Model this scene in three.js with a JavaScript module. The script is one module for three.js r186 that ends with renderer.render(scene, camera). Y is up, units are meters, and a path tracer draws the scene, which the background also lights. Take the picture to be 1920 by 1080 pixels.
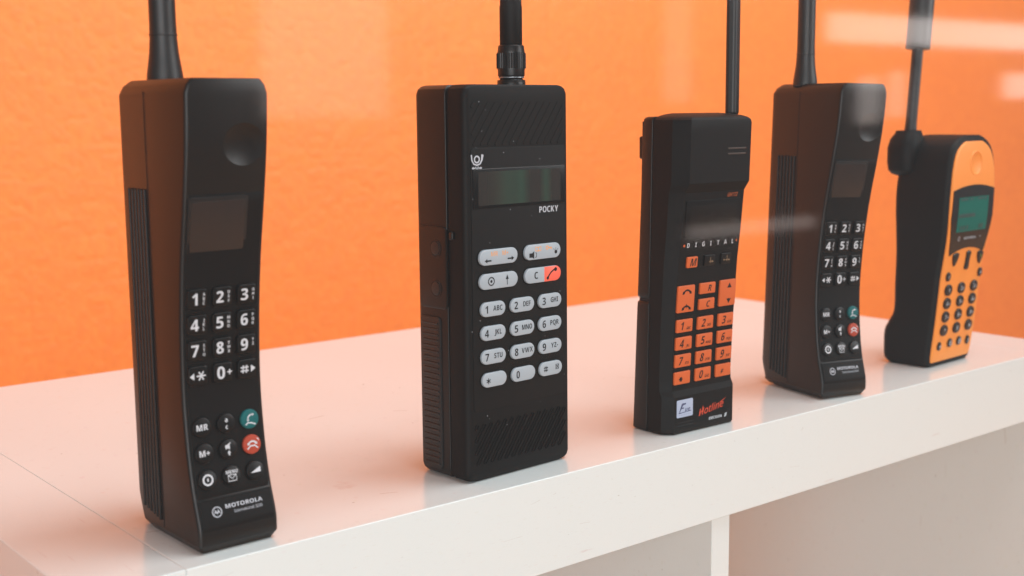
import * as THREE from 'three';
import { RoundedBoxGeometry } from 'three/addons/geometries/RoundedBoxGeometry.js';
import { mergeGeometries, toCreasedNormals } from 'three/addons/utils/BufferGeometryUtils.js';
import { FontLoader } from 'three/addons/loaders/FontLoader.js';
import { RectAreaLightUniformsLib } from 'three/addons/lights/RectAreaLightUniformsLib.js';
import { Brush, Evaluator, SUBTRACTION } from 'three-bvh-csg';

// ---------------------------------------------------------------- camera, light, exposure
const scene = new THREE.Scene();
const camera = new THREE.PerspectiveCamera(25.81, 16 / 9, 0.02, 60);
camera.position.set(-0.20927, 0.18532, 0.46701);
camera.lookAt(-0.20927 + 0.62828, 0.18532 - 0.14038, 0.46701 - 0.76521);
camera.rotateZ(-0.528 * Math.PI / 180);
camera.focus = 0.655;
camera.userData.fStop = 10;
scene.background = new THREE.Color().setRGB(0.16, 0.166, 0.172);
RectAreaLightUniformsLib.init();
const renderer = new THREE.WebGLRenderer();
renderer.toneMapping = THREE.LinearToneMapping;
renderer.toneMappingExposure = 1.5;
renderer.shadowMap.enabled = true;

// soft panels added out of view: a frontal pair for daylight, overhead fill
function addedLightPanel(pos, target, w, h, intensity, color, label) {
  const g = new THREE.Group(); g.name = numbered('added_light_panel'); scene.add(g);
  g.position.set(...pos); g.lookAt(...target);
  g.userData = { label, category: 'added_light' };
  const housing = new THREE.Mesh(new THREE.BoxGeometry(w + 0.06, h + 0.06, 0.04), new THREE.MeshStandardMaterial({ color: 0x888888, roughness: 0.6 }));
  housing.name = 'housing'; housing.position.z = -0.03; g.add(housing);
  const dif = new THREE.Mesh(new THREE.BoxGeometry(w, h, 0.006), new THREE.MeshStandardMaterial({ color: 0xffffff, emissive: 0xffffff, emissiveIntensity: 0.4, roughness: 0.8 }));
  dif.name = 'diffuser'; dif.position.z = -0.006; g.add(dif);
  const l = new THREE.RectAreaLight(color, intensity, w, h);
  l.position.z = 0.004; l.rotation.y = Math.PI; l.name = 'panel_light'; g.add(l);
}
const taken = {};
function numbered(n) { const k = (taken[n] ?? -1) + 1; taken[n] = k; return k ? `${n}_${String(k).padStart(3, '0')}` : n; }
addedLightPanel([2.1, 0.9, 2.0], [0.4, -0.1, -0.3], 1.6, 0.85, 4.7, new THREE.Color().setRGB(0.94, 1, 1.02), 'added soft light panel standing in for daylight ahead of the shelf on its orange phone side');  // added panel in place of daylight from the front
addedLightPanel([-1.1, 0.2, 1.45], [0.4, -0.12, -0.2], 1.3, 1.2, 3.2, new THREE.Color().setRGB(0.91, 1, 1.04), 'added soft light panel standing in for daylight, facing the ribbed side of the brick phones');  // second added daylight panel, lights the left-facing sides
addedLightPanel([1.0, 2.1, 0.4], [0.85, 0, -0.45], 2.2, 0.8, 6.8, new THREE.Color().setRGB(0.97, 1, 1.01), 'unseen light panel added above the shelf to brighten its top and the wall');  // added fill for shelf top, wall and the gap behind

// ---------------------------------------------------------------- helpers
const fontB = await new FontLoader().loadAsync('fonts/droid/droid_sans_bold.typeface.json');
const fontR = await new FontLoader().loadAsync('fonts/droid/droid_sans_regular.typeface.json');
let seed = 7; const rnd = () => ((seed = (seed * 16807) % 2147483647) / 2147483647);
const C = (r, g, b) => new THREE.Color().setRGB(r, g, b);
const mat = (c, roughness, extra = {}) => new THREE.MeshPhysicalMaterial({ color: c, roughness, ...extra });
function add(name, geo, m, parent, pos, rot) {
  const o = new THREE.Mesh(geo, m); o.name = name; o.castShadow = o.receiveShadow = true;
  if (pos) o.position.set(...pos); if (rot) o.rotation.set(...rot);
  parent.add(o); return o;
}
function thing(name, label, category, group) {
  const g = new THREE.Group(); g.name = numbered(name); g.userData = { label, category }; if (group) g.userData.group = group;
  scene.add(g); return g;
}
const lerp = (a, b, t) => a + (b - a) * t;
function table(ys, vs) {                       // piecewise linear
  return (y) => { if (y <= ys[0]) return vs[0]; for (let i = 1; i < ys.length; i++) if (y <= ys[i]) return lerp(vs[i - 1], vs[i], (y - ys[i - 1]) / (ys[i] - ys[i - 1])); return vs[vs.length - 1]; };
}
function smooth(ys, vs) {                      // smooth curve through the table
  const c = new THREE.CatmullRomCurve3(ys.map((y, i) => new THREE.Vector3(y, vs[i], 0)), false, 'centripetal');
  const p = c.getPoints(240); return table(p.map((q) => q.x), p.map((q) => q.y));
}
// one ring of a body: half width, front z, back z, front corner cut (x, z), back corner cut (x, z)
function ring({ hw, zf, zb, fx = 2, fz = fx, bx = 2, bz = bx, n = 4, nb = n, cx = 0 }) {
  const P = [], arc = (x, z, rx, rz, a0, k) => { for (let i = 0; i <= k; i++) { const a = a0 + (Math.PI / 2) * (i / k); P.push([cx + x + rx * Math.cos(a), z - rz * Math.sin(a)]); } };
  arc(-hw + fx, zf - fz, fx, fz, Math.PI, n);            // front left
  arc(hw - fx, zf - fz, fx, fz, 1.5 * Math.PI, n);       // front right
  arc(hw - bx, zb + bz, bx, bz, 0, nb);                  // back right
  arc(-hw + bx, zb + bz, bx, bz, 0.5 * Math.PI, nb);     // back left
  return P;
}
function loft(sections, crease = 0.5) {        // [{y, ...ring}] from bottom to top, closed with caps
  const rings = sections.map((s) => ring(s)), n = rings[0].length, v = [], idx = [];
  rings.forEach((r, i) => r.forEach(([x, z]) => v.push(x, sections[i].y, z)));
  for (let i = 0; i + 1 < rings.length; i++) for (let j = 0; j < n; j++) {
    const a = i * n + j, b = i * n + (j + 1) % n; idx.push(a, b, b + n, a, b + n, a + n);
  }
  for (const [i, up] of [[0, false], [rings.length - 1, true]]) {
    const r = rings[i], c = v.length / 3;
    v.push(r.reduce((s, q) => s + q[0], 0) / n, sections[i].y, r.reduce((s, q) => s + q[1], 0) / n);
    for (let j = 0; j < n; j++) { const a = i * n + j, b = i * n + (j + 1) % n; up ? idx.push(a, b, c) : idx.push(b, a, c); }
  }
  const g = new THREE.BufferGeometry(); g.setAttribute('position', new THREE.Float32BufferAttribute(v, 3)); g.setIndex(idx);
  g.computeVertexNormals();
  return toCreasedNormals(g, crease);
}
const range = (a, b, n) => Array.from({ length: n + 1 }, (_, i) => lerp(a, b, i / n));
function rrect(w, h, r) {
  const s = new THREE.Shape(), x = -w / 2, y = -h / 2; r = Math.min(r, w / 2 - 1e-4, h / 2 - 1e-4);
  s.moveTo(x + r, y); s.lineTo(x + w - r, y); s.absarc(x + w - r, y + r, r, -Math.PI / 2, 0); s.lineTo(x + w, y + h - r); s.absarc(x + w - r, y + h - r, r, 0, Math.PI / 2);
  s.lineTo(x + r, y + h); s.absarc(x + r, y + h - r, r, Math.PI / 2, Math.PI); s.lineTo(x, y + r); s.absarc(x + r, y + r, r, Math.PI, 1.5 * Math.PI);
  return s;
}
function ell(rx, ry) { const s = new THREE.Shape(); s.absellipse(0, 0, rx, ry, 0, Math.PI * 2); return s; }
function slab(shape, t, b = 0.25, seg = 5) {  // raised slab with a rounded edge, base at z = 0, top at z = t
  const g = new THREE.ExtrudeGeometry(shape, { depth: t - b, bevelEnabled: true, bevelThickness: b, bevelSize: b, bevelOffset: -b, bevelSegments: 2, curveSegments: seg });
  g.deleteAttribute('uv'); return toCreasedNormals(g, 0.6);
}
const capOf = (f) => { const g = new THREE.ShapeGeometry(f.generateShapes('H', 1), 2); g.computeBoundingBox(); return g.boundingBox.max.y; };
const capB = capOf(fontB), capR = capOf(fontR);
// flat print: text of a given capital height, centred on (x, y) unless anchored left
function txt(str, cap, { x = 0, y = 0, f = fontB, slant = 0, sx = 1, left = false, turn = 0, gap = 0 } = {}) {
  const size = cap / (f === fontB ? capB : capR); let g;
  if (gap) {
    let at = 0; const list = [];
    for (const ch of str) { const q = new THREE.ShapeGeometry(f.generateShapes(ch, size), 3); q.computeBoundingBox(); q.translate(at - q.boundingBox.min.x, 0, 0); at += q.boundingBox.max.x - q.boundingBox.min.x + gap; list.push(q); }
    g = mergeGeometries(list);
  } else g = new THREE.ShapeGeometry(f.generateShapes(str, size), 3);
  g.scale(sx, 1, 1);
  if (slant) g.applyMatrix4(new THREE.Matrix4().makeShear(0, 0, slant, 0, 0, 0));
  g.computeBoundingBox(); const b = g.boundingBox;
  g.translate(left ? -b.min.x : -(b.min.x + b.max.x) / 2, -cap / 2, 0);
  if (turn) g.rotateZ(turn);
  g.translate(x, y, 0); return g;
}
function stroke(pts, w, closed = false) {      // flat ribbon along a line
  const v = [], idx = [], n = pts.length;
  pts.forEach((p, i) => {
    const a = pts[closed ? (i + n - 1) % n : Math.max(0, i - 1)], b = pts[closed ? (i + 1) % n : Math.min(n - 1, i + 1)];
    const dx = b[0] - a[0], dy = b[1] - a[1], l = Math.hypot(dx, dy) || 1, ww = Array.isArray(w) ? w[i] : w;
    v.push(p[0] - dy / l * ww / 2, p[1] + dx / l * ww / 2, 0, p[0] + dy / l * ww / 2, p[1] - dx / l * ww / 2, 0);
  });
  for (let i = 0; i < (closed ? n : n - 1); i++) { const a = 2 * i, b = 2 * ((i + 1) % n); idx.push(a, a + 1, b + 1, a, b + 1, b); }
  const g = new THREE.BufferGeometry(); g.setAttribute('position', new THREE.Float32BufferAttribute(v, 3)); g.setIndex(idx); g.computeVertexNormals();
  g.setAttribute('uv', new THREE.Float32BufferAttribute(new Float32Array(v.length / 3 * 2), 2)); return g;
}
const circ = (x, y, r, w, n = 20) => stroke(range(0, 2 * Math.PI, n).slice(0, n).map((a) => [x + r * Math.cos(a), y + r * Math.sin(a)]), w, true);
const arcp = (x, y, r, a0, a1, n = 10) => range(a0, a1, n).map((a) => [x + r * Math.cos(a), y + r * Math.sin(a)]);
const poly = (...p) => { const g = new THREE.ShapeGeometry(new THREE.Shape(p.map((q) => new THREE.Vector2(...q)))); return g; };
const dot = (x, y, r) => { const g = new THREE.ShapeGeometry(ell(r, r), 8); g.translate(x, y, 0); return g; };
function joined(list) { return mergeGeometries(list.map((g) => { const q = g.index ? g.toNonIndexed() : g; q.computeVertexNormals(); return q; })); }
function handset(s, turn, x = 0, y = 0) {      // telephone receiver seen from the side
  const p = arcp(0, -1.0, 1.25, Math.PI * 0.8, Math.PI * 0.2, 10).map(([a, b]) => [a * s, b * s]);
  const g = joined([stroke(p, 0.42 * s), poly([-1.45 * s, -0.65 * s], [-0.72 * s, -0.55 * s], [-0.72 * s, 0.05 * s], [-1.3 * s, 0.0]), poly([0.72 * s, -0.55 * s], [1.45 * s, -0.65 * s], [1.3 * s, 0], [0.72 * s, 0.05 * s])]);
  g.rotateZ(turn); g.translate(x, y, 0); return g;
}
function arrow(x, y, len, h, dir) {            // dir in radians, pointing that way, centred
  const g = joined([stroke([[-len / 2, 0], [len / 2 - h * 0.6, 0]], h * 0.34), poly([len / 2 - h * 0.75, -h / 2], [len / 2, 0], [len / 2 - h * 0.75, h / 2])]);
  g.rotateZ(dir); g.translate(x, y, 0); return g;
}
// cut shapes out of a body (earpiece dishes)
const csg = new Evaluator(); csg.attributes = ['position', 'normal'];
function cut(geo, tools) {
  const prep = (g) => { const q = g.clone(); for (const k of Object.keys(q.attributes)) if (k !== 'position' && k !== 'normal') q.deleteAttribute(k); return q; };
  let a = new Brush(prep(geo)); a.updateMatrixWorld();
  for (const t of tools) { const b = new Brush(prep(t)); b.updateMatrixWorld(); a = csg.evaluate(a, b, SUBTRACTION); a.updateMatrixWorld(); }
  return a.geometry;
}
function tileNoise(n, cells, s0) {             // tiling value noise, n x n
  let s = s0; const r = () => ((s = (s * 16807) % 2147483647) / 2147483647), L = Float32Array.from({ length: cells * cells }, r), o = new Float32Array(n * n), sm = (t) => t * t * (3 - 2 * t);
  for (let j = 0; j < n; j++) for (let i = 0; i < n; i++) {
    const u = i / n * cells, w = j / n * cells, a = Math.floor(u), b = Math.floor(w), p = sm(u - a), q = sm(w - b), g = (x, y) => L[(y % cells) * cells + (x % cells)];
    o[j * n + i] = lerp(lerp(g(a, b), g(a + 1, b), p), lerp(g(a, b + 1), g(a + 1, b + 1), p), q);
  }
  return o;
}
function dataTex(n, fn, srgb) {
  const d = new Uint8Array(n * n * 4);
  for (let i = 0; i < n * n; i++) { const c = fn(i); d[i * 4] = c[0]; d[i * 4 + 1] = c[1]; d[i * 4 + 2] = c[2]; d[i * 4 + 3] = 255; }
  const t = new THREE.DataTexture(d, n, n); t.wrapS = t.wrapT = THREE.RepeatWrapping; t.magFilter = THREE.LinearFilter; t.minFilter = THREE.LinearMipmapLinearFilter; t.generateMipmaps = true;
  if (srgb) t.colorSpace = THREE.SRGBColorSpace; t.needsUpdate = true; return t;
}

// ---------------------------------------------------------------- materials
const M = {};
{
  const n = 512, a = tileNoise(n, 14, 11), b = tileNoise(n, 34, 23), c = tileNoise(n, 90, 37), e = tileNoise(n, 5, 51);
  const bump = dataTex(n, (i) => { const h = 255 * Math.min(1, Math.max(0, 0.28 * Math.abs(a[i] * 2 - 1) + 0.42 * Math.abs(b[i] * 2 - 1) + 0.28 * c[i])); return [h, h, h]; });
  const tone = dataTex(n, (i) => { const k = 1 - 0.012 * e[i] - 0.03 * c[i] - 0.012 * b[i]; return [254 * k, 144 * k * k, 62 * k]; }, true);
  M.wall = new THREE.MeshStandardMaterial({ map: tone, bumpMap: bump, bumpScale: 0.0011, roughness: 0.5 });
  const grain = dataTex(256, ((g) => (i) => { const h = 255 * g[i]; return [h, h, h]; })(tileNoise(256, 120, 77)));
  M.grain = grain;
}
M.black = mat(C(0.004, 0.004, 0.004), 0.56, { specularIntensity: 0.32 });
M.side = mat(C(0.005, 0.0046, 0.0043), 0.36, { specularIntensity: 0.66 });
M.panel = mat(C(0.004, 0.0041, 0.0042), 0.56, { specularIntensity: 0.32 });
M.key = mat(C(0.004, 0.0042, 0.0044), 0.34, { specularIntensity: 0.5 });
M.rubber = mat(C(0.007, 0.007, 0.0072), 0.45);
M.white = mat(C(0.53, 0.56, 0.6), 0.5);
M.grey = mat(C(0.42, 0.45, 0.5), 0.5);
M.ink = mat(C(0.008, 0.009, 0.011), 0.5, { specularIntensity: 0.5 });
M.silver = mat(C(0.45, 0.47, 0.5), 0.35, { metalness: 0.8 });
M.teal = mat(C(0.004, 0.095, 0.1), 0.5, { specularIntensity: 0.5 });
M.red = mat(C(0.34, 0.05, 0.026), 0.5, { specularIntensity: 0.5 });

// ---------------------------------------------------------------- setting: wall, floor, shelf unit, glass
{
  const wall = add('wall', new THREE.BoxGeometry(6.0, 2.6, 0.08), M.wall, scene, [1.1, 0.86, -1.05]);
  const wuv = wall.geometry.attributes.uv; for (let i = 0; i < wuv.count; i++) wuv.setXY(i, wuv.getX(i) * 12.7, wuv.getY(i) * 5.5);
  wall.userData = { kind: 'structure', label: 'rough plastered wall painted bright orange', category: 'wall' };
  const floor = add('floor', new THREE.BoxGeometry(6.0, 0.04, 2.4), mat(C(0.5, 0.26, 0.12), 0.6), scene, [1.1, -0.46, 0.19]);  // unseen floor, its warm colour chosen to bounce orange into the compartments
  floor.userData = { kind: 'structure', label: 'unseen floor under the shelf unit, coloured orange brown to bounce warm light', category: 'floor' };
}
{
  const cv = document.createElement('canvas'); cv.width = 2048; cv.height = 1024; const x = cv.getContext('2d');
  x.fillStyle = '#d0dadb'; x.fillRect(0, 0, 2048, 1024);
  for (let i = 0; i < 2600; i++) { x.fillStyle = `rgba(${150 + rnd() * 60 | 0},${140 + rnd() * 60 | 0},${130 + rnd() * 60 | 0},${0.04 + rnd() * 0.07})`; x.beginPath(); x.arc(rnd() * 2048, rnd() * 1024, 1 + rnd() * 3, 0, 7); x.fill(); }
  for (let i = 0; i < 46; i++) { x.fillStyle = `rgba(60,50,45,${0.35 + rnd() * 0.4})`; x.beginPath(); x.ellipse(rnd() * 2048, rnd() * 1024, 0.8 + rnd() * 1.3, 0.6 + rnd(), rnd() * 3, 0, 7); x.fill(); }
  x.lineCap = 'round';
  for (let i = 0; i < 14; i++) { const px = rnd() * 2048, py = rnd() * 1024, a = rnd() * 6.3, l = 14 + rnd() * 34; x.strokeStyle = `rgba(110,85,75,${0.2 + rnd() * 0.25})`; x.lineWidth = 0.8 + rnd(); x.beginPath(); x.moveTo(px, py); x.quadraticCurveTo(px + l * Math.cos(a) / 2 + 4, py + l * Math.sin(a) / 2, px + l * Math.cos(a), py + l * Math.sin(a)); x.stroke(); }
  for (let i = 0; i < 5; i++) { const px = rnd() * 2048, py = rnd() * 1024; for (let k = 0; k < 40; k++) { x.fillStyle = 'rgba(150,130,120,0.025)'; x.beginPath(); x.arc(px + (rnd() - 0.5) * 26, py + (rnd() - 0.5) * 22, 2 + rnd() * 6, 0, 7); x.fill(); } }
  const t = new THREE.CanvasTexture(cv); t.colorSpace = THREE.SRGBColorSpace;
  M.board = new THREE.MeshStandardMaterial({ map: t, roughness: 0.17, bumpMap: M.grain, bumpScale: 0.000006 });
  const unit = thing('shelf_unit', 'white lacquered shelf unit that the five phones stand on', 'shelf');
  const part = (name, w, h, d, cx, cy, cz) => add(name, new RoundedBoxGeometry(w, h, d, 2, 0.0005), M.board, unit, [cx, cy, cz]);
  part('top_board', 0.6856, 0.05, 0.41, 0.3430, -0.025, -0.205);
  part('side_panel', 0.0462, 0.44, 0.41, -0.0230, -0.22, -0.205);
  part('side_panel', 0.05, 0.44, 0.41, 0.7111, -0.22, -0.205);
  part('divider', 0.0155, 0.3395, 0.406, 0.3322, -0.22, -0.2055);
  part('bottom_board', 0.6852, 0.0499, 0.41, 0.3430, -0.4149, -0.205);
}
{
  const glass = add('glass_pane', new THREE.PlaneGeometry(3.0, 1.9), new THREE.MeshPhysicalMaterial({ color: 0xffffff, transmission: 1, thickness: 0, roughness: 0.055, ior: 1.5 }), scene, [0.7, 0.5, 0.12]);
  glass.userData = { label: 'clear display window pane in front of the shelf', category: 'window' };
}

// ---------------------------------------------------------------- brick phones (two alike)
function brickPhone() {
  const g = thing('brick_phone', 'black brick phone with ribbed sides standing beside the seam between side panel and top board', 'phone', 'two matching black brick phones');
  g.scale.setScalar(0.001);
  const prof = smooth([0, 10, 16, 22, 35, 50, 68, 95, 117, 130, 153, 175, 200], [0, 0, -1.6, -3.6, -6.6, -8.6, -9.8, -8.7, -6.3, -4.2, 0.2, 3.6, 5.4]);
  const hw = 18.8, zb = -64;
  const S = [];
  for (const y of [0, 1.2, 3.4, ...range(6, 193, 64), 196.5, 198.4, 199]) {
    const inset = y < 3.4 ? lerp(2.6, 0, y / 3.4) : y > 193 ? (y - 193) ** 2 / 36 * 3.4 : 0;
    S.push({ y, hw: hw - inset * (y > 100 ? 1.0 : 0.8), zf: prof(y) - inset * (y > 100 ? 0.1 : 0.7), zb: zb + inset * 1.6 + (y < 14 ? (14 - y) * 0.35 : 0), fx: 1.7, fz: 1.7, bx: 5.5, bz: 7, n: 4, nb: 2 });
  }
  const dish = new THREE.SphereGeometry(30, 96, 64); dish.translate(7.4, 168.5, prof(168.5) + 28.7);
  const bodyGeo = cut(loft(S), [dish]); add('body', bodyGeo, M.side, g);
  // front panel between the two seams
  const P = range(23, 152, 56).map((y, i) => ({ y, hw: 17.3 - (i === 0 || i === 56 ? 0.4 : 0), zf: prof(y) + (i === 0 || i === 56 ? 0.2 : 0.75), zb: prof(y) - 1.2, fx: 0.9, bx: 0.3, n: 3 }));
  add('front_panel', loft(P), M.panel, g);
  const L = range(9.5, 22.2, 8).map((y, i) => ({ y, hw: 17.3, zf: prof(y) + (i === 0 ? 0.1 : 0.75), zb: prof(y) - 1.2, fx: 0.9, bx: 0.3, n: 3 }));
  add('badge_panel', loft(L), M.panel, g);
  for (const s of [-1, 1]) {
    for (let k = 0; k < 6; k++) add('rib', new RoundedBoxGeometry(1.5, 146 - k * 0.6, 1.5, 2, 0.5), M.side, g, [s * (hw + 0.15), 80 + k * 0.3, -36.5 - k * 3.1]);
    add('side_seam', new THREE.BoxGeometry(0.3, 190, 0.35), M.ink, g, [s * hw, 99, -33.8]);
  }
  add('base_foot', loft([{ y: 0.05, hw: 15, zf: -44, zb: -58, fx: 2 }, { y: 2.4, hw: 16, zf: -43, zb: -62, fx: 2 }]), M.rubber, g);
  const on = (y, lift = 0.75) => [y, prof(y) + lift, Math.atan((prof(y + 0.5) - prof(y - 0.5)))];
  const put = (o, x, y, lift) => { const [, z, a] = on(y, lift); o.position.set(x, y, z); o.rotation.x = a; return o; };
  // display
  const bez = put(add('display', slab(rrect(27, 25, 1.6), 0.16, 0.1), mat(C(0.004, 0.0042, 0.0044), 0.38), g), -3.4, 138.6, 0.62);
  add('screen', slab(rrect(24.6, 21.4, 0.8), 0.2, 0.08), mat(C(0.026, 0.019, 0.0165), 0.25, { specularIntensity: 0.6 }), bez, [0, 0, 0.05]);
  // keys
  const sq = slab(rrect(9.0, 8.5, 1.6), 1.5, 0.55), rd = slab(ell(4.3, 4.3), 1.5, 0.55, 16);
  const abc = ['ABC', 'ABC', 'DEF', 'GHI', 'JKL', 'MNO', 'PQR', 'STU', 'VWX', 'YZ'];
  const stack = (s, x) => [...s].map((ch, i) => txt(ch, 1.25, { x, y: 1.9 - i * 1.9 }));
  const xs = [-12.2, -0.7, 10.8], rows = [108.4, 97.3, 86.3, 75.3];
  const digit = (d, sub) => joined([txt(d, 5.0, { x: -1.2, y: 0 }), ...stack(sub, 2.9)]);
  const faces = [digit('1', 'ABC'), digit('2', 'DEF'), digit('3', 'GHI'), digit('4', 'JKL'), digit('5', 'MNO'), digit('6', 'PQR'), digit('7', 'STU'), digit('8', 'VWX'), digit('9', 'YZ'),
    joined([poly([-3.9, 0], [-1.9, 1.5], [-1.9, -1.5]), ...[0, 1, 2].map((k) => stroke([[1.3 - 2.1 * Math.cos(k * 1.047), -2.1 * Math.sin(k * 1.047)], [1.3 + 2.1 * Math.cos(k * 1.047), 2.1 * Math.sin(k * 1.047)]], 0.62))]),
    joined([txt('0', 5.3, { x: -1.0 }), stroke([[1.9, 0], [4.1, 0]], 0.55), stroke([[3, -1.1], [3, 1.1]], 0.55)]),
    joined([stroke([[-3.2, 0.75], [0.6, 0.75]], 0.6), stroke([[-3.2, -0.75], [0.6, -0.75]], 0.6), stroke([[-2.2, -1.7], [-1.9, 1.7]], 0.6), stroke([[-0.6, -1.7], [-0.3, 1.7]], 0.6), poly([1.7, 1.6], [1.7, -1.6], [3.9, 0])])];
  faces.forEach((f, i) => {
    const k = put(add('key', sq, M.key, g), xs[i % 3], rows[Math.floor(i / 3)], 0.6);
    add('lettering', f, M.white, k, [0, 0, 1.53]);
  });
  const cols = [-11.9, -0.6, 10.7], rr = [53, 41.9, 30.6];
  const offhook = joined([handset(1.5, 0.75, -0.2, 1.1), stroke([[-2.4, -2.4], [-1.2, -1.5], [0.4, -1.7], [2.5, -2.6]], 0.55)]);
  const onhook = joined([handset(1.7, 0, 0, 0.9), stroke([[-2.5, -1.9], [-1.1, -0.6], [1.1, -0.6], [2.5, -1.9]], 0.6), stroke(arcp(1.6, 1.0, 1.6, 0.2, 1.1), 0.35)]);
  const round = [[txt('MR', 2.6)], [txt('a', 1.9, { y: 1.5 }), txt('c', 1.9, { y: -1.5 })], [offhook], [txt('M+', 2.6)],
    [poly([-1.6, 0.4], [-0.7, 0.4], [0.5, -0.3], [0.5, 2.6], [-0.7, 1.8], [-1.6, 1.8]), stroke([[-1.4, -0.1], [1.1, 2.7]], 0.3), arrow(0, -1.7, 2.2, 1.7, Math.PI / 2)], [onhook],
    [circ(0, 0, 2.1, 0.75), stroke([[0, 0.7], [0, -0.7]], 0.6)],
    [txt('MENU', 1.4, { y: 1.5 }), stroke([[-1.9, 0.2], [1.9, 0.2], [1.9, -2.4], [-1.9, -2.4]], 0.36, true), stroke([[-1.8, 0.1], [0, -1.4], [1.8, 0.1]], 0.34)], [poly([-2.5, -0.9], [2.4, -0.9], [2.4, 1.5])]];
  round.forEach((f, i) => {
    const k = put(add(i === 2 || i === 5 ? 'call_key' : 'round_key', rd, i === 2 ? M.teal : i === 5 ? M.red : M.key, g), cols[i % 3], rr[Math.floor(i / 3)], 0.6);
    if (i === 2) k.userData.label = 'teal round call key'; if (i === 5) k.userData.label = 'red round end key';
    add('lettering', joined(f), M.white, k, [0, 0, 1.53]);
  });
  const badge = put(add('badge', joined([circ(-9.6, -0.6, 2.1, 0.42), poly([-11.1, -1.7], [-10.3, 0.6], [-9.6, -0.9], [-8.9, 0.6], [-8.1, -1.7], [-8.9, -0.7], [-9.6, -1.6], [-10.3, -0.7]),
    txt('MOTOROLA', 1.75, { x: 3.4, y: 0.9, sx: 1.32 }), txt('International 3200', 1.25, { x: 5.0, y: -1.75, f: fontR, sx: 0.93 })]), M.grey, g), 0, 17.6, 0.83);
  badge.rotation.z = 0;
  // antenna
  const lathe = (pts) => new THREE.LatheGeometry(pts.map((q) => new THREE.Vector2(...q)), 32);
  add('antenna', lathe([[0, 0], [7.6, 0], [7.7, 1], [7.6, 3.5], [6.9, 8], [6.2, 13], [5.75, 19], [5.6, 26], [5.5, 60], [5.3, 110], [4.6, 112], [0, 112.4]]), M.rubber, g, [-6, 197.6, -39]);
  add('antenna_collar', lathe([[5.68, 0], [5.95, 0.2], [5.95, 0.8], [5.62, 1]]), M.rubber, g, [-6, 217.6, -39]);
  return g;
}
const brick = brickPhone();
brick.position.set(0.030, 0.0002, -0.0105); brick.rotation.y = 1 * Math.PI / 180;
const brick2 = brick.clone(); brick2.name = numbered('brick_phone'); scene.add(brick2);
brick2.userData = { label: 'black brick phone with ribbed sides between the orange-keyed phone and the orange-faced phone', category: 'phone', group: 'two matching black brick phones' };
brick2.position.set(0.4572, 0.0006, -0.009); brick2.rotation.set(0.004, -12 * Math.PI / 180, -0.024);

for (const n of ['antenna', 'antenna_collar']) { const a = brick2.getObjectByName(n); a.position.x -= n === 'antenna' ? 4.5 : 5; a.rotation.z = 0.024; }

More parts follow.
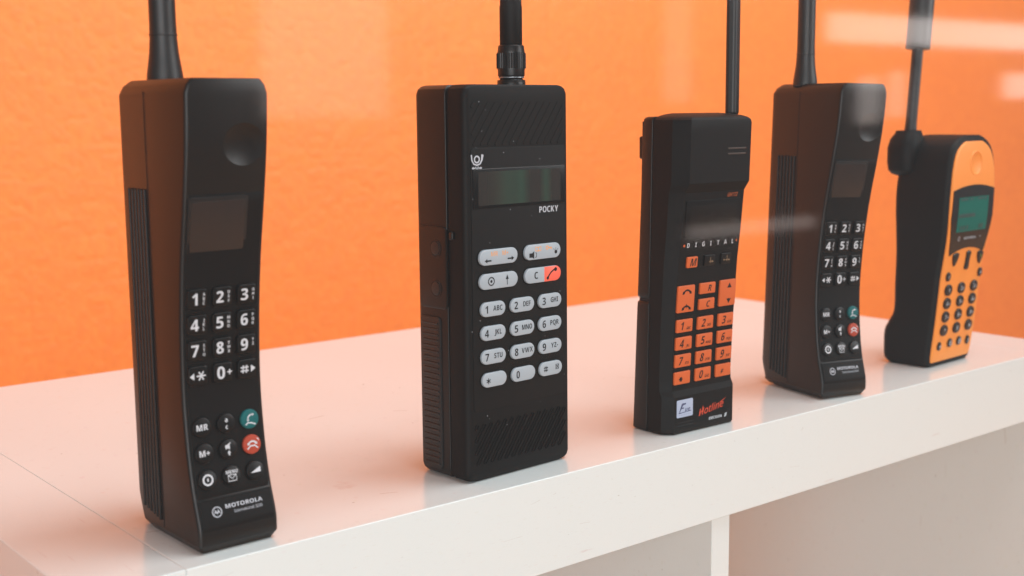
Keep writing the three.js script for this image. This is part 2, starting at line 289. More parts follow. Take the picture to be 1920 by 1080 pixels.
// ---------------------------------------------------------------- boxy phone with grey oval keys
{
  const g = thing('boxy_phone', 'wide boxy black phone with grey oval keys and a knurled antenna socket', 'phone');
  g.scale.setScalar(0.001); g.position.set(0.1945, 0.0002, -0.0185); g.rotation.y = 3 * Math.PI / 180;
  const hw = 36, H = 197.5, body = (zf, zb, f, b, h = hw) => {
    const S = [];
    for (const y of [0, 0.8, 2.2, 4.5, ...range(8, H - 8, 8), H - 4.5, H - 2, H - 0.6, H]) {
      const d = Math.min(y, H - y), r = 4.5, ins = d < r ? r - Math.sqrt(r * r - (r - d) ** 2) : 0;
      S.push({ y, hw: h - ins - (y / H) * (zb < -20 ? 0 : 0.8), zf: zf - Math.min(ins, 3.4) * 0.5, zb: zb + Math.min(ins, 3.4) * 0.5, fx: f, bx: b, n: 5 });
    }
    return loft(S);
  };
  add('front_shell', body(0, -13.2, 3.2, 0.5), M.black, g);
  add('rear_shell', body(-13.8, -39, 0.5, 4.5), M.side, g);
  add('seam', body(-12, -15, 0.5, 0.5, hw - 0.9), M.ink, g);
  const fp = add('face_plate', slab(rrect(64.5, 131, 2), 0.35, 0.15), mat(C(0.004, 0.0042, 0.0044), 0.56, { specularIntensity: 0.38 }), g, [0.4, 101.5, -0.05]);
  // grilles: slanted slots with raised rims, cut by their rectangle
  const slotRow = (x0, x1, y0, y1, step, slope, w, rim, t = 0.3) => {
    for (let c = x0 - (y1 - y0) * slope + step * 0.4; c < x1; c += step) {
      let a = [c, y0], b = [c + (y1 - y0) * slope, y1];
      if (a[0] < x0) a = [x0, y0 + (x0 - c) / slope]; if (b[0] > x1) b = [x1, y0 + (x1 - c) / slope];
      const l = Math.hypot(b[0] - a[0], b[1] - a[1]); if (l < 2) continue;
      const s = rrect(w, l, w / 2), hole = rrect(w - rim * 2, l - rim * 2, w / 2 - rim); s.holes.push(new THREE.Path(hole.getPoints(4)));
      const q = new THREE.ExtrudeGeometry(s, { depth: t, bevelEnabled: true, bevelThickness: t * 0.8, bevelSize: 0.15, bevelOffset: -0.15, bevelSegments: 2, curveSegments: 4 });
      add('grille_slot', q, M.black, g, [(a[0] + b[0]) / 2, (a[1] + b[1]) / 2, 0.05], [0, 0, -Math.atan(slope)]);
    }
  };
  slotRow(-31, 32, 8.5, 29.5, 4.75, 0.72, 2.1, 0.42);
  slotRow(-31, 31.5, 168, 189, 4.75, 0.72, 1.5, 0.3, 0.12);
  // display: dark window with a dim green liquid crystal behind it
  const disp = add('display', slab(rrect(63, 19.5, 0.8), 0.3, 0.1), mat(C(0.004, 0.0042, 0.0044), 0.2, { specularIntensity: 0.6 }), g, [0.6, 147, 0.28]);
  const lcdTex = (() => {
    const n = 128, bell = (x, c, w) => Math.exp(-(((x - c) / w) ** 2));
    const t = dataTex(n, (i) => { const x = i % n, k = 0.75 * bell(x, 46, 17) + 0.8 * bell(x, 66, 9) + 0.9 * bell(x, 104, 7), b = 0.4 * bell(x, 30, 18); return [36 + 12 * b + 2 * k, 33 + 12 * b + 26 * k, 30 + 8 * b + 18 * k]; }, true);
    t.wrapS = t.wrapT = THREE.ClampToEdgeWrapping; return t;
  })();
  add('screen', new THREE.PlaneGeometry(56, 16.5), new THREE.MeshStandardMaterial({ map: lcdTex, roughness: 0.2 }), disp, [0, 0, 0.32]);
  // emblem and name
  add('emblem', joined([circ(0, 1.1, 1.55, 0.75), stroke([[-3.5, 3.4], [-3.2, 0.8], [-2.0, -1.1], [0, -1.7], [2.0, -1.1], [3.2, 0.8], [3.6, 3.4]], [0.8, 0.7, 0.7, 0.7, 0.8, 1.0, 1.5]),
    arrow(-2.2, -3.1, 2.3, 1.5, Math.PI), arrow(2.2, -3.1, 2.3, 1.5, 0), stroke([[-0.9, -2.3], [-0.2, -3.7]], 0.45), stroke([[0.9, -2.3], [0.2, -3.7]], 0.45)]), M.grey, g, [-28, 160.3, 0.36]);
  add('name_lettering', txt('POCKY', 3.1, { sx: 0.98, gap: 0.42 }), M.grey, g, [20.4, 134.6, 0.36]);
  // keys
  const grey = mat(C(0.33, 0.385, 0.43), 0.42), orange = mat(C(0.8, 0.3, 0.03), 0.5), coral = mat(C(0.83, 0.12, 0.07), 0.42);
  const small = slab(rrect(16.2, 7.3, 3.65), 1.5, 0.35, 8), wide = slab(rrect(25.4, 7.8, 3.9), 1.5, 0.35, 8);
  const collar = (w, h) => { const s = rrect(w + 1.3, h + 1.3, (h + 1.3) / 2); s.holes.push(new THREE.Path(rrect(w + 0.3, h + 0.3, (h + 0.3) / 2).getPoints(8))); return new THREE.ExtrudeGeometry(s, { depth: 0.25, bevelEnabled: true, bevelThickness: 0.12, bevelSize: 0.1, bevelOffset: -0.1, bevelSegments: 1, curveSegments: 8 }); };
  const cs = collar(16.2, 7.3), cw = collar(25.4, 7.8);
  const key = (geo, col, x, y, parts) => { const k = add('key', geo, grey, g, [x, y, 0.2]); add('collar', col, M.black, k, [0, 0, 0.1]); for (const [n, f, m] of parts) add(n, f, m, k, [0, 0, 1.53]); return k; };
  const num = (d, s) => [['lettering', joined([txt(d, 3.8, { x: s ? -4.5 : -4.6, sx: 0.95 }), ...(s ? [txt(s, 2.6, { x: 2.9, y: 0.3, f: fontB, sx: 0.9, gap: 0.34 })] : [])]), M.ink]];
  const T = [['1', 'ABC'], ['2', 'DEF'], ['3', 'GHI'], ['4', 'JKL'], ['5', 'MNO'], ['6', 'PQR'], ['7', 'STU'], ['8', 'VWX'], ['9', 'YZ-']];
  T.forEach(([d, s], i) => key(small, cs, [-19.5, 0.35, 19.9][i % 3], [87.2, 75.2, 63.2][Math.floor(i / 3)], num(d, s)));
  key(small, cs, -19.1, 51.5, [['lettering', joined([0, 1, 2].map((k) => stroke([[-4.2 - 1.5 * Math.cos(k * 1.047 + 0.52), -0.4 - 1.5 * Math.sin(k * 1.047 + 0.52)], [-4.2 + 1.5 * Math.cos(k * 1.047 + 0.52), -0.4 + 1.5 * Math.sin(k * 1.047 + 0.52)]], 0.5))), M.ink]]);
  key(small, cs, 0.8, 51.4, [['lettering', txt('0', 3.8, { x: -4, f: fontB, sx: 0.9 }), M.ink]]);
  key(small, cs, 20.2, 51.4, [['lettering', joined([stroke([[-5.3, 0.7], [-2.3, 0.7]], 0.5), stroke([[-5.3, -0.7], [-2.3, -0.7]], 0.5), stroke([[-4.5, -1.5], [-4.3, 1.5]], 0.5), stroke([[-3.3, -1.5], [-3.1, 1.5]], 0.5),
    stroke([[3.4, 1.6], [5.4, 1.6], [5.4, -0.9], [3.4, -0.9]], 0.4, true), stroke([[3.5, 1.4], [5.3, -0.7]], 0.4), stroke([[3.5, -0.7], [5.3, 1.4]], 0.4)]), M.ink]]);
  key(wide, cw, -15.5, 113.1, [['lettering', joined([arrow(-7.2, -1.7, 4.4, 2.3, Math.PI), arrow(8.0, -1.5, 4.4, 2.3, 0)]), M.ink], ['orange_lettering', joined([txt('MR', 2.3, { x: -2.9, y: 1.6, f: fontR }), txt('M+', 2.3, { x: 4.4, y: 1.6, f: fontR })]), orange]]);
  key(wide, cw, 14.8, 113.2, [['lettering', joined([poly([-9.6, -2.6], [-9.6, -0.4], [-7.6, -0.4], [-6.2, 0.6], [-6.2, -3.4], [-7.6, -2.6]), stroke([[-5.6, -2.6], [-4.6, -2.6], [-4.6, -0.4], [-5.6, -0.4]], 0.4), dot(9.2, -0.9, 1.0), stroke([[9.2, 0.2], [9.2, 1.3]], 0.25), stroke([[8.2, 0.0], [7.6, 0.8]], 0.25), stroke([[10.2, 0.0], [10.8, 0.8]], 0.25)]), M.ink],
    ['orange_lettering', joined([stroke([[-5.2, 0.6], [-5.2, 2.6], [-3.3, 2.3], [-1.4, 2.6], [-1.4, 0.6], [-3.3, 0.4]], 0.35, true), stroke([[-3.3, 2.2], [-3.3, 0.4]], 0.35), circ(3.0, 1.7, 0.85, 0.42), stroke([[3.8, 1.7], [6.2, 1.7], [6.2, 0.6]], 0.42), stroke([[5.2, 1.7], [5.2, 0.8]], 0.4)]), orange]]);
  key(wide, cw, -15.5, 101.1, [['lettering', joined([circ(-5.2, 0, 1.95, 0.6), dot(-5.2, 0, 0.75), stroke([[5.4, -2.6], [5.4, 0.6]], 0.45), poly([4.4, 0.2], [6.4, 0.2], [5.4, 2.6])]), M.ink]]);
  const red = (() => { const s = new THREE.Shape(), w = 12.6, h = 3.82; s.moveTo(0.6, -h); s.lineTo(w - h, -h); s.absarc(w - h, 0, h, -Math.PI / 2, Math.PI / 2); s.lineTo(0.6, h); s.closePath(); return slab(s, 0.3, 0.2, 8); })();
  const ck = key(wide, cw, 14.9, 101.2, [['lettering', joined([txt('C', 3.6, { x: -5, sx: 0.9 })]), M.ink]]);
  add('red_half', red, coral, ck, [0.1, 0, 1.24]).userData.label = 'coral red right half of the clear key';
  add('lettering', joined([stroke([[3.2, -2.3], [4.0, -0.9], [5.4, 0.6], [7.2, 1.7], [8.6, 2.3]], 0.85), dot(3.2, -2.1, 0.85), dot(8.8, 2.0, 1.05)]), M.ink, ck, [0, 0, 1.58]);
  // left side: button module and ribbed grip
  const side = (n, geo, m, y, z, off = 0) => add(n, geo, m, g, [-hw + 0.6 - off, y, z], [0, -Math.PI / 2, 0]);
  const mod = side('button_module', slab(rrect(21.5, 41.5, 3), 1.4, 0.5), M.side, 107.5, -24.2, 0);
  for (const y of [9.6, -10.6]) {
    const s = ell(4.6, 4.6); s.holes.push(new THREE.Path(ell(3.6, 3.6).getPoints(12)));
    const b = add('side_button', slab(ell(3.5, 3.5), 0.7, 0.3, 12), M.rubber, mod, [2.4, y, 1.2]);
    add('rim', new THREE.ExtrudeGeometry(s, { depth: 0.3, bevelEnabled: true, bevelThickness: 0.2, bevelSize: 0.2, bevelOffset: -0.2, bevelSegments: 2, curveSegments: 12 }), M.side, b, [0, 0, 0]);
  }
  add('module_tab', new RoundedBoxGeometry(2.2, 4, 3, 2, 0.8), M.side, g, [-hw + 0.2, 124, -10.2]);
  const grip = side('grip', slab(rrect(16, 79, 2.5), 1.5, 0.6), M.rubber, 43, -27.2);
  for (let k = 0; k < 26; k++) add('ridge', new RoundedBoxGeometry(12, 1.1, 0.9, 1, 0.35), M.rubber, grip, [0.4, -36.5 + k * 2.9, 1.6]);
  add('belt_stud', new THREE.SphereGeometry(2.2, 16, 10), M.side, g, [-hw + 3.6, 190.5, -37.2]);
  const specks = []; for (let k = 0; k < 34; k++) { const q = dot((rnd() - 0.5) * 66, 4 + rnd() * 188, 0.1 + rnd() * 0.13); q.translate(0, 0, rnd() * 0.01); specks.push(q); }
  add('dust', joined(specks), M.grey, g, [0, 0, 0.42]).userData.kind = 'stuff';
  // antenna with knurled socket
  const lathe = (pts, n = 36) => new THREE.LatheGeometry(pts.map((q) => new THREE.Vector2(...q)), n);
  const ax = 11, az = -17;
  add('antenna_socket', lathe([[0, 0], [7.1, 0], [7.3, 0.6], [7.2, 3.2], [6, 3.6], [5.6, 4.4], [0, 4.5]]), M.side, g, [ax, 196.8, az]);
  add('washer', lathe([[5.6, 0], [6.6, 0.1], [6.6, 0.7], [5.6, 0.9]]), M.silver, g, [ax, 201.0, az]);
  const knob = add('antenna_collar', lathe([[0, 0], [6.4, 0], [6.9, 0.6], [6.9, 3.4], [7.1, 3.8], [7.1, 12.2], [6.9, 12.8], [6.6, 15.4], [6.1, 15.9], [0, 16]]), M.side, g, [ax, 201.8, az]);
  for (let k = 0; k < 36; k++) { const a = k / 36 * Math.PI * 2; add('knurl', new THREE.BoxGeometry(0.55, 7.6, 0.55), M.side, knob, [7.15 * Math.cos(a), 8, 7.15 * Math.sin(a)], [0, -a + Math.PI / 4, 0]); }
  add('antenna', lathe([[0, 0], [5.75, 0], [5.75, 19.5], [5.5, 19.7], [5.5, 23.4], [5.75, 23.6], [5.75, 70], [5.2, 120], [0, 121]], 14), M.black, g, [ax, 217.6, az]);
}

// ---------------------------------------------------------------- slim phone with orange keys
{
  const g = thing('slim_phone', 'slim black phone with rectangular orange keys and a thick domed earpiece', 'phone');
  g.scale.setScalar(0.001); g.position.set(0.3297, 0.0002, -0.0145); g.rotation.y = -1 * Math.PI / 180;
  const prof = table([0, 21.8, 25.2, 32, 63, 83, 99, 117, 138.5, 143.8, 178], [0, 0, -1.9, -2.1, -0.6, 0.8, 2.0, 4.2, 6.3, 10, 11.2]);
  const back = table([0, 180], [-31, -23.5]);
  const bev = table([0, 25, 138, 144, 178], [5.2, 4.6, 6.5, 8.6, 9.2]);
  const S = [];
  for (const y of [0, 0.5, 1.4, 6, 12, 21.8, 23, 24.2, 25.2, 32, 48, 63, 83, 99, 117, 138.5, 140, 142, 143.8, 160, 172, 177]) {
    const ins = y < 1.4 ? (1.4 - y) ** 2 * 0.6 : 0;
    S.push({ y, hw: 30 - ins, zf: prof(y) - ins, zb: -16.6 + y * 0.02, fx: 5.4, fz: bev(y), bx: 0.4, n: 1 });
  }
  for (const [y, i] of [[178.8, 0.5], [180, 1.8], [181, 4.2], [181.9, 8.5], [182.4, 14]]) S.push({ y, hw: 30 - i, zf: 11.2 - i * 0.9, zb: -13.2 + i * 0.1, fx: 5.4, fz: 9.2 - Math.min(4, i * 0.4), bx: 0.4, n: 1 });
  add('front_shell', loft(S, 0.42), M.panel, g);
  const rear = (y0, y1) => loft([[y0, 1], [y0 + 0.5, 0.3], [y0 + 1.2, 0], ...range(y0 + 4, y1 - 4, 4).map((y) => [y, 0]), [y1 - 1.4, 0.1], [y1 - 0.4, 0.8], [y1, 1.8]].map(([y, i]) => ({ y, hw: 30 - i, zf: -17 + y * 0.02, zb: back(y) + i, fx: 0.4, bx: 5, bz: 5, n: 3 })));
  add('battery', rear(0, 76.2), M.side, g);
  add('rear_shell', rear(77.6, 180.6), M.side, g);
  add('core', loft([{ y: 1.5, hw: 28.6, zf: -14, zb: -27, fx: 1 }, { y: 178, hw: 28.6, zf: -10, zb: -24, fx: 1 }]), M.ink, g);
  add('belt_clip', new RoundedBoxGeometry(16, 13, 4, 2, 1.2), M.side, g, [-15, 163, -29.6]);
  const tilt = (y) => Math.atan((prof(y + 0.6) - prof(y - 0.6)) / 1.2);
  const put = (n, geo, m, x, y, lift = 0.02) => add(n, geo, m, g, [x, y, prof(y) + lift], [tilt(y), 0, 0]);
  for (const y of [162.6, 159.6]) add('earpiece_slot', slab(rrect(15, 0.9, 0.45), 0.22, 0.1), mat(C(0.04, 0.024, 0.018), 0.5), g, [13, y, prof(y) - 0.02], [tilt(y), 0, 0]);
  const ora = mat(C(0.56, 0.105, 0.02), 0.45), oral = mat(C(0.55, 0.12, 0.03), 0.5);
  put('model_lettering', txt('GH172', 2.2, { slant: 0.25, sx: 0.9, f: fontR }), oral, 15, 136.2, 0.12);
  const disp = put('display', slab(rrect(45, 21.5, 1), 0.35, 0.12), mat(C(0.004, 0.0042, 0.0044), 0.42, { specularIntensity: 0.28 }), 0, 123.4, 0.1);
  add('screen', slab(rrect(38, 14.5, 0.6), 0.1, 0.04), mat(C(0.009, 0.0075, 0.0065), 0.35, { specularIntensity: 0.3 }), disp, [0, 0.5, 0.3]);
  const dig = put('digital_lettering', joined([...'DIGITAL'].map((ch, i) => txt(ch, 2.6, { x: -17.2 + i * 6.1 }))), M.white, -0.6, 108.9, 0.1);
  add('orange_dot', joined([dot(-20.6, 0, 0.75), dot(22.6, 0.3, 0.6)]), ora, dig, [0, 0, 0.02]);
  const kb = slab(rrect(12.9, 7.4, 0.7), 1.1, 0.3), tall = slab(rrect(13.6, 15.4, 0.8), 1.1, 0.3), sm = slab(rrect(8.4, 6.2, 0.6), 1.1, 0.3), mid = slab(rrect(12.8, 6.3, 0.6), 1.1, 0.3);
  const label = (k, list) => add('lettering', joined(list), M.ink, k, [0, 0, 1.13]);
  const rowsY = [62.9, 52.7, 42.6, 32.5], dx = [-17.2, 0, 17.2];
  const T = [['1', 'ABC'], ['2', 'DEF'], ['3', 'GHI'], ['4', 'JKL'], ['5', 'MNO'], ['6', 'PQR'], ['7', 'STU'], ['8', 'UVW'], ['9', 'XYZ'], ['*', ''], ['0', 'ÅÄÖ'], ['#', '']];
  T.forEach(([d, s], i) => {
    const k = put('key', kb, ora, dx[i % 3], rowsY[Math.floor(i / 3)]);
    const big = d === '*' ? joined([0, 1, 2].map((q) => stroke([[-1.2 - 1.5 * Math.cos(q * 1.047), -0.7 - 1.5 * Math.sin(q * 1.047)], [-1.2 + 1.5 * Math.cos(q * 1.047), -0.7 + 1.5 * Math.sin(q * 1.047)]], 0.8))) : txt(d, d === '#' ? 2.9 : 4.6, { x: s ? -1.7 : -1.2, y: d === '#' ? -0.4 : 0, slant: 0.22, sx: 0.92 });
    label(k, [big, ...(s ? [txt(s, 1.55, { x: 3.1, y: -1.5, slant: 0.22, f: fontB, sx: 0.85 })] : [])]);
  });
  label(put('key', sm, ora, -14.2, 99.2), [txt('M', 4.3, { x: 0.8, slant: 0.22 })]);
  for (const [x, s] of [[0, -1], [13.8, 1]]) {
    const k = put('dark_key', sm, M.key, x, 99.2);
    add('lettering', joined([dot(-1.8 * s, -0.6, 0.5), stroke([[0.6, -1.6], [0.6, 2]], 0.4), stroke([[-0.6, -0.6], [1.8, -0.6]], 0.4), dot(2.4, -0.8, 0.5)]), mat(C(0.25, 0.16, 0.09), 0.5), k, [0, 0, 1.13]);
  }
  label(put('key', tall, ora, -17.4, 78.4), [handset(2.6, 0, 0.5, 4.4), handset(2.6, 0, 0.5, -4.8), stroke([[0.5, -5.4], [0.5, -3.0]], 0.5)]);
  label(put('key', mid, ora, 0, 83.1), [txt('R', 3.6, { x: 1.6, slant: 0.22 })]);
  label(put('key', mid, ora, 0, 73.9), [txt('C', 3.6, { x: 1.2, slant: 0.22 })]);
  label(put('key', tall, ora, 17.2, 78.7), [poly([-0.8, 3.0], [3.0, 3.0], [1.1, 6.0]), poly([-0.8, -3.4], [1.1, -6.4], [3.0, -3.4])]);
  // foot of the phone: foil label, name, maker
  const foil = add('foil_label', slab(rrect(13.2, 10.2, 0.8), 0.2, 0.08), mat(C(0.36, 0.42, 0.55), 0.35), g, [-16, 14.8, 0]);
  add('lettering', joined([stroke([[-4.6, -2.2], [-2.0, 2.4], [0.8, 2.6]], [0.5, 1.5, 0.8]), stroke([[-3.4, 0.2], [-0.8, 0.2]], 0.7), txt('ue', 2.3, { x: 2.2, y: -0.6, slant: 0.3, sx: 1.15 }), stroke([[-5.2, -2.6], [5.2, -1.9]], 0.45), ...range(-4.5, 4, 6).map((x) => dot(x, -3.7, 0.2))]), mat(C(0.03, 0.045, 0.12), 0.5), foil, [0, 0, 0.23]);
  add('name_lettering', joined([txt('Hotline', 4.0, { x: 0, y: 0, slant: 0.45, f: fontR, sx: 1.18, turn: 0.14 }), stroke([[-9.5, -3.4], [-7.2, 0.2], [-6.6, 2.2]], [0.2, 0.5, 0.3]), stroke([[7.5, 2.0], [12.5, 4.4]], [0.5, 0.15])]), mat(C(0.68, 0.07, 0.025), 0.5), g, [6.0, 11.6, 0.07]);
  add('maker_lettering', joined([txt('ERICSSON', 1.6, { x: 9.8, y: 5.4, sx: 1.05 }), ...[0, 1, 2].map((k) => stroke([[17.4 + k * 0.25, 4.5 + k * 0.75], [19.2 + k * 0.25, 5.1 + k * 0.75]], 0.5))]), M.white, g, [0, 0, 0.07]);
  for (const y of [6.6, 4.8]) add('foot_line', slab(rrect(13, 0.35, 0.15), 0.12, 0.05), M.side, g, [-15.5, y, 0]);
  add('microphone_slot', slab(rrect(1.6, 0.9, 0.4), 0.1, 0.04), M.ink, g, [21.6, 8.2, 0]);
  add('antenna', new RoundedBoxGeometry(10.8, 150, 6.5, 3, 2.4), M.rubber, g, [24.4, 255.5, -3.6], [0, 0.5, 0]);
}

// ---------------------------------------------------------------- compact phone with an orange face
{
  const g = thing('compact_phone', 'compact phone with bright orange face, green screen and black oval keys', 'phone');
  g.scale.setScalar(0.001); g.position.set(0.606, 0.0002, -0.025); g.rotation.y = 3 * Math.PI / 180;
  const prof = smooth([0, 4, 15, 26, 45, 56, 66, 80, 95, 106, 122, 140, 160, 166], [0, 0.3, 1.5, 2.9, 4.7, 5.6, 6.4, 8.4, 10.8, 12, 12.8, 13, 12.2, 11.5]);
  const wid = smooth([0, 3, 10, 45, 80, 95, 110, 125, 140, 150, 157, 161, 163.5, 165], [27.5, 29.4, 30.2, 30.6, 30.4, 31.6, 33, 33, 31.6, 29.6, 25.5, 20, 14, 8]);
  const zb = smooth([0, 4, 12, 24, 31, 38, 60, 100, 128, 140, 160, 165], [-35, -37, -37.5, -37, -33.5, -30.5, -30.2, -30, -30, -29, -26, -22]);
  const ys = [0, 0.8, 2, 4, ...range(7, 146, 44), ...range(148, 164.6, 14)];
  add('body', loft(ys.map((y) => ({ y, hw: wid(y) + 1.1 - (y < 2 ? (2 - y) * 0.5 : 0), zf: prof(y) - 0.9 - (y < 2 ? (2 - y) * 0.4 : 0), zb: zb(y), fx: 3.0, fz: 3.6, bx: 6, bz: 6, n: 4 }))), M.panel, g);
  const orange = mat(C(0.84, 0.265, 0.034), 0.45);
  const face = range(3.4, 146, 46).concat(range(148, 160.4, 12));
  const faceGeo = loft(face.map((y, i) => { const t = y > 140 ? 3.2 : 0; return { y, hw: Math.max(5, wid(y + t) - 2.3 - (i === 0 ? 0.6 : 0)), zf: prof(y) + (i === 0 ? 0 : 0.45), zb: prof(y) - 2.4, fx: 2.2, fz: 1.1, bx: 0.4, n: 4 }; }));
  const dish = new THREE.SphereGeometry(30, 96, 64); dish.translate(1.5, 145, prof(145) + 0.45 + 28.9);
  add('face', cut(faceGeo, [dish]), orange, g);
  const ear = add('earpiece', new THREE.TorusGeometry(8.2, 0.8, 10, 48), orange, g, [1.5, 145, prof(145) + 0.05]);
  // black display surround with arched top and bottom
  const patch = (xa, yb, yt, lift, t, nu = 16, nv = 14) => {
    const v = [], idx = [];
    for (let j = 0; j <= nv; j++) for (let i = 0; i <= nu; i++) { const u = i / nu * 2 - 1, q = j / nv, y = lerp(yb(u), yt(u), q), x = u * xa(y); v.push(x, y, prof(y) + lift); }
    const W = nu + 1; for (let j = 0; j < nv; j++) for (let i = 0; i < nu; i++) { const a = j * W + i; idx.push(a, a + 1, a + W + 1, a, a + W + 1, a + W); }
    const loop = []; for (let i = 0; i < nu; i++) loop.push(i); for (let j = 0; j < nv; j++) loop.push(j * W + nu); for (let i = nu; i > 0; i--) loop.push(nv * W + i); for (let j = nv; j > 0; j--) loop.push(j * W);
    const b = v.length / 3; for (const a of loop) v.push(v[a * 3], v[a * 3 + 1], v[a * 3 + 2] - t);
    loop.forEach((a, i) => { const n = (i + 1) % loop.length; idx.push(loop[n], a, b + i, loop[n], b + i, b + n); });
    const q = new THREE.BufferGeometry(); q.setAttribute('position', new THREE.Float32BufferAttribute(v, 3)); q.setIndex(idx); q.computeVertexNormals(); return toCreasedNormals(q, 0.5);
  };
  add('display', patch(table([80, 84, 106, 130], [23.5, 25, 29.2, 28.6]), (u) => 80.5 + 5.2 * (1 - u * u) * 0.9, (u) => 126.5 + 3.4 * (1 - u * u), 0.95, 1.4), mat(C(0.004, 0.0042, 0.0044), 0.18), g);
  const scr = add('screen', patch(() => 21, () => 97.2, () => 121.5, 1.1, 0.3, 4, 10), mat(C(0.002, 0.11, 0.085), 0.5, { specularIntensity: 0.25 }), g);
  const onF = (n, geo, m, x, y, lift = 0.4) => add(n, geo, m, g, [x, y, prof(y) + lift], [Math.atan(prof(y + 0.5) - prof(y - 0.5)), 0, 0]);
  const lcd = mat(C(0.015, 0.05, 0.045), 0.4);
  onF('screen_bar', slab(rrect(23, 2.7, 0.2), 0.1, 0.03), lcd, -8.5, 108.6, 1.1);
  onF('screen_icon', joined([-15, -11, -6.5, 11, 14.5].map((x) => { const q = new THREE.ShapeGeometry(rrect(2.6, 3.4, 0.6)); q.translate(x, 0, 0); return q; })), lcd, 0, 100, 1.2);
  onF('screen_icon', joined([-17, -12, -4, 9, 16].map((x, i) => { const q = new THREE.ShapeGeometry(rrect(4 + i % 2 * 3, 1.6, 0.3)); q.translate(x, 0, 0); return q; })), lcd, 0, 120, 1.2);
  onF('maker_lettering', joined([circ(-15, 0, 1.4, 0.35), txt('MOTOROLA', 1.7, { x: 0.5, sx: 1.3 }), stroke([[14, 0], [16, 0]], 0.4)]), M.grey, 0, 92.3, 1.05);
  const kk = slab(ell(4.7, 4.1), 1.5, 0.55, 16), dark = mat(C(0.004, 0.0042, 0.0044), 0.3);
  const cap = (geo, x, y, s, name = 'key') => { const k = onF(name, geo, dark, x, y, 0.3); if (s) add('lettering', joined(s), M.grey, k, [0, 0, 1.53]); return k; };
  const sub = ['', 'ABC', 'DEF', 'GHI', 'JKL', 'MNO', 'PQRS', 'TUV', 'WXYZ', '', '', ''];
  ['1', '2', '3', '4', '5', '6', '7', '8', '9', '*', '0', '#'].forEach((d, i) => { const r = Math.floor(i / 3), y = [55.8, 46.2, 36.4, 26.6][r]; cap(kk, [-18, 0.4, 18.4][i % 3] * (1 - r * 0.012), y, [txt(d, 2.9, { x: sub[i] ? -1 : 0 }), ...(sub[i] ? [txt(sub[i].slice(0, 3), 1.1, { x: 2, y: -0.4, sx: 0.8 })] : [])]); });
  const tiny = slab(ell(2.8, 3.3), 1.4, 0.5, 14);
  cap(tiny, -20.3, 65.6, [txt('C', 2.2)]); cap(tiny, 25, 65.2, [txt('M', 2.0)]);
  cap(slab(ell(2.4, 3.2), 1.2, 0.5, 14), -20.5, 15.2, [dot(0, 0, 0.9)]).userData.label = 'small dark oval key without bright print';
  cap(tiny, -6.0, 16, [txt('R', 2.4), circ(0, 0, 1.9, 0.3)]); cap(tiny, 7.0, 16, [txt('M', 2.2), circ(0, 0, 1.9, 0.3)]); cap(slab(ell(2.3, 3.3), 1.4, 0.5, 14), 19.8, 15, [txt('I', 2.6)]);
  const drop = (m) => { const s = new THREE.Shape(); s.moveTo(-3.9 * m, 3.2); s.quadraticCurveTo(0, 5.4, 3.4 * m, 3.8); s.quadraticCurveTo(4.2 * m, 0, -0.6 * m, -5.2); s.quadraticCurveTo(-3.6 * m, -2, -3.9 * m, 3.2); return slab(s, 1.5, 0.5, 8); };
  cap(drop(1), -14.6, 78, null, 'soft_key'); const sk = cap(drop(-1), 20.6, 77, null, 'soft_key');
  add('mark', dot(0.4, 0.8, 0.9), mat(C(0.1, 0.25, 0.03), 0.5), sk, [0, 0, 1.53]);
  const wv = new THREE.Shape(); wv.moveTo(-2.6, 6); wv.quadraticCurveTo(0, 8.6, 2.8, 6); wv.quadraticCurveTo(1.6, 0, 2.6, -5.4); wv.quadraticCurveTo(0.2, -8.2, -2.6, -5.6); wv.quadraticCurveTo(-1.4, 0, -2.6, 6);
  cap(slab(wv, 1.6, 0.6, 8), 3.2, 75.6, [dot(0, 4.4, 0.5)], 'scroll_key');
  // rear battery step and side bumps
  add('battery', loft(range(3, 34, 12).map((y) => ({ y, hw: 28.5, zf: -16, zb: zb(y) - 1.6, fx: 0.5, bx: 5, n: 4 }))), M.side, g);
  add('latch', new RoundedBoxGeometry(7, 6.5, 4, 2, 1.5), M.side, g, [-20, 13.5, -38.2]);
  add('top_line', new RoundedBoxGeometry(1.2, 0.8, 28, 1, 0.3), mat(C(0.1, 0.05, 0.035), 0.4), g, [-15, 160.6, -6.5]);
  // antenna: hub, thin rod, thick sleeve, leaning
  const lathe = (pts, n = 28) => new THREE.LatheGeometry(pts.map((q) => new THREE.Vector2(...q)), n);
  const hub = add('antenna_hub', loft([[136, 0.55], [137.5, 0.8], [140, 0.94], [146, 1], [156, 1], [162, 0.9], [166, 0.72], [168, 0.66]].map(([y, k]) => ({ y, hw: 13 * k, zf: -25 + 10 * k, zb: -25 - 12 * k, fx: 8 * k, bx: 9 * k, n: 6, cx: -25.5 + (1 - k) * 6 }))), M.panel, g);
  const rod = add('antenna', lathe([[0, 0], [4.6, 0], [4.2, 3], [3.9, 8], [3.9, 62], [0, 62]]), M.rubber, g, [-22.5, 166, -25], [0, 0, -0.105]);
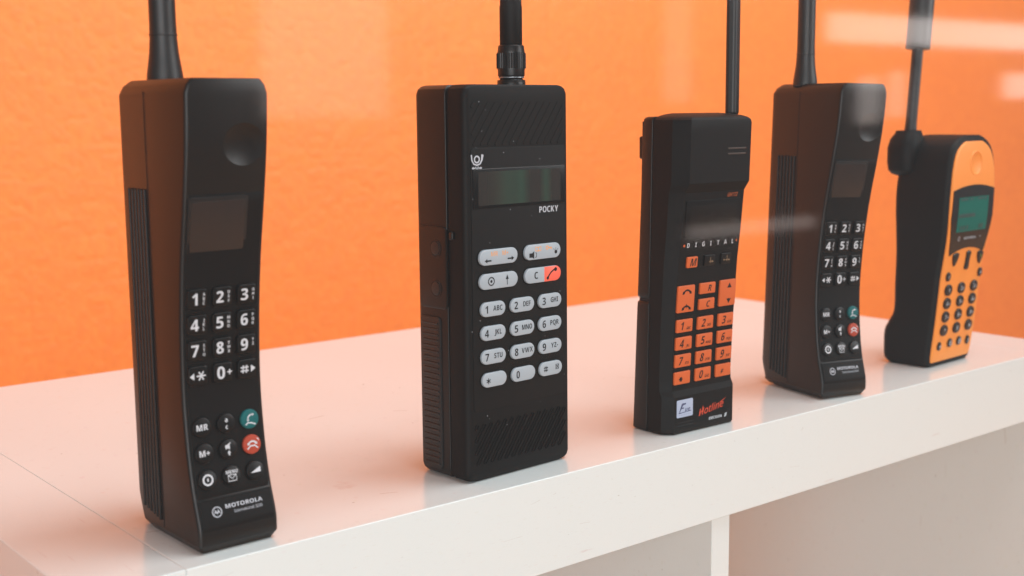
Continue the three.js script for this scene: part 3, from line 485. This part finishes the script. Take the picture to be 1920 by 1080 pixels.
  add('sleeve', lathe([[0, 0], [8.2, 0], [8.5, 0.8], [8.5, 70], [0, 70.5]]), M.rubber, rod, [0, 59.5, 0]);
}

// ---------------------------------------------------------------- made-up glowing shapes, added for their reflections in the window pane
function addedGlow(name, label, x0, x1, y0, y1, e, group) {
  const w = x1 - x0, h = y1 - y0, o = thing(name, label, 'added_light', group); o.position.set((x0 + x1) / 2, (y0 + y1) / 2, 2.2); o.rotation.y = Math.PI;
  add('housing', new RoundedBoxGeometry(w + 0.03, h + 0.03, 0.05, 2, 0.01), mat(C(0.25, 0.25, 0.25), 0.6), o, [0, 0, -0.03]);
  add('diffuser', new RoundedBoxGeometry(w, h, 0.012, 2, 0.004), new THREE.MeshStandardMaterial({ color: 0xffffff, emissive: 0xfff8f4, emissiveIntensity: e, roughness: 0.8 }), o);
}
addedGlow('added_glow_strip', 'long glowing strip added for its reflection in the display window', 3.05, 4.9, 0.385, 0.475, 2.9);  // added glow, mirrored as a bright bar
addedGlow('added_glow_square', 'small glowing square added below the long strip for its reflection', 3.22, 3.33, 0.13, 0.28, 1.5, 'added glowing squares below the strip');  // added glows, mirrored as small pale patches
addedGlow('added_glow_square', 'small glowing square added below the long strip for its reflection', 3.39, 3.47, 0.15, 0.30, 1.5, 'added glowing squares below the strip');
addedGlow('added_glow_square', 'wider glowing square added below the far half of the strip for its reflection', 4.1, 4.32, 0.21, 0.30, 2.4, 'added glowing squares below the strip');
addedGlow('added_low_glow_strip', 'dim low glowing strip added under the squares for its reflection', 2.43, 3.0, -0.185, -0.15, 1.1);  // added glow for a faint streak in the pane

addedGlow('added_tall_glow', 'tall wide glowing panel added for its pale reflection in the window pane', 1.1, 1.42, 0.17, 0.95, 0.75);  // added glows, mirrored as pale upright bands
addedGlow('added_tall_glow', 'tall narrow glowing panel added beside the tall wide one for its reflection', 2.33, 2.43, 0.2, 0.95, 0.75);

scene.traverse((o) => { if (o.isMesh && o.name !== 'glass_pane') o.castShadow = o.receiveShadow = true; });
renderer.render(scene, camera);
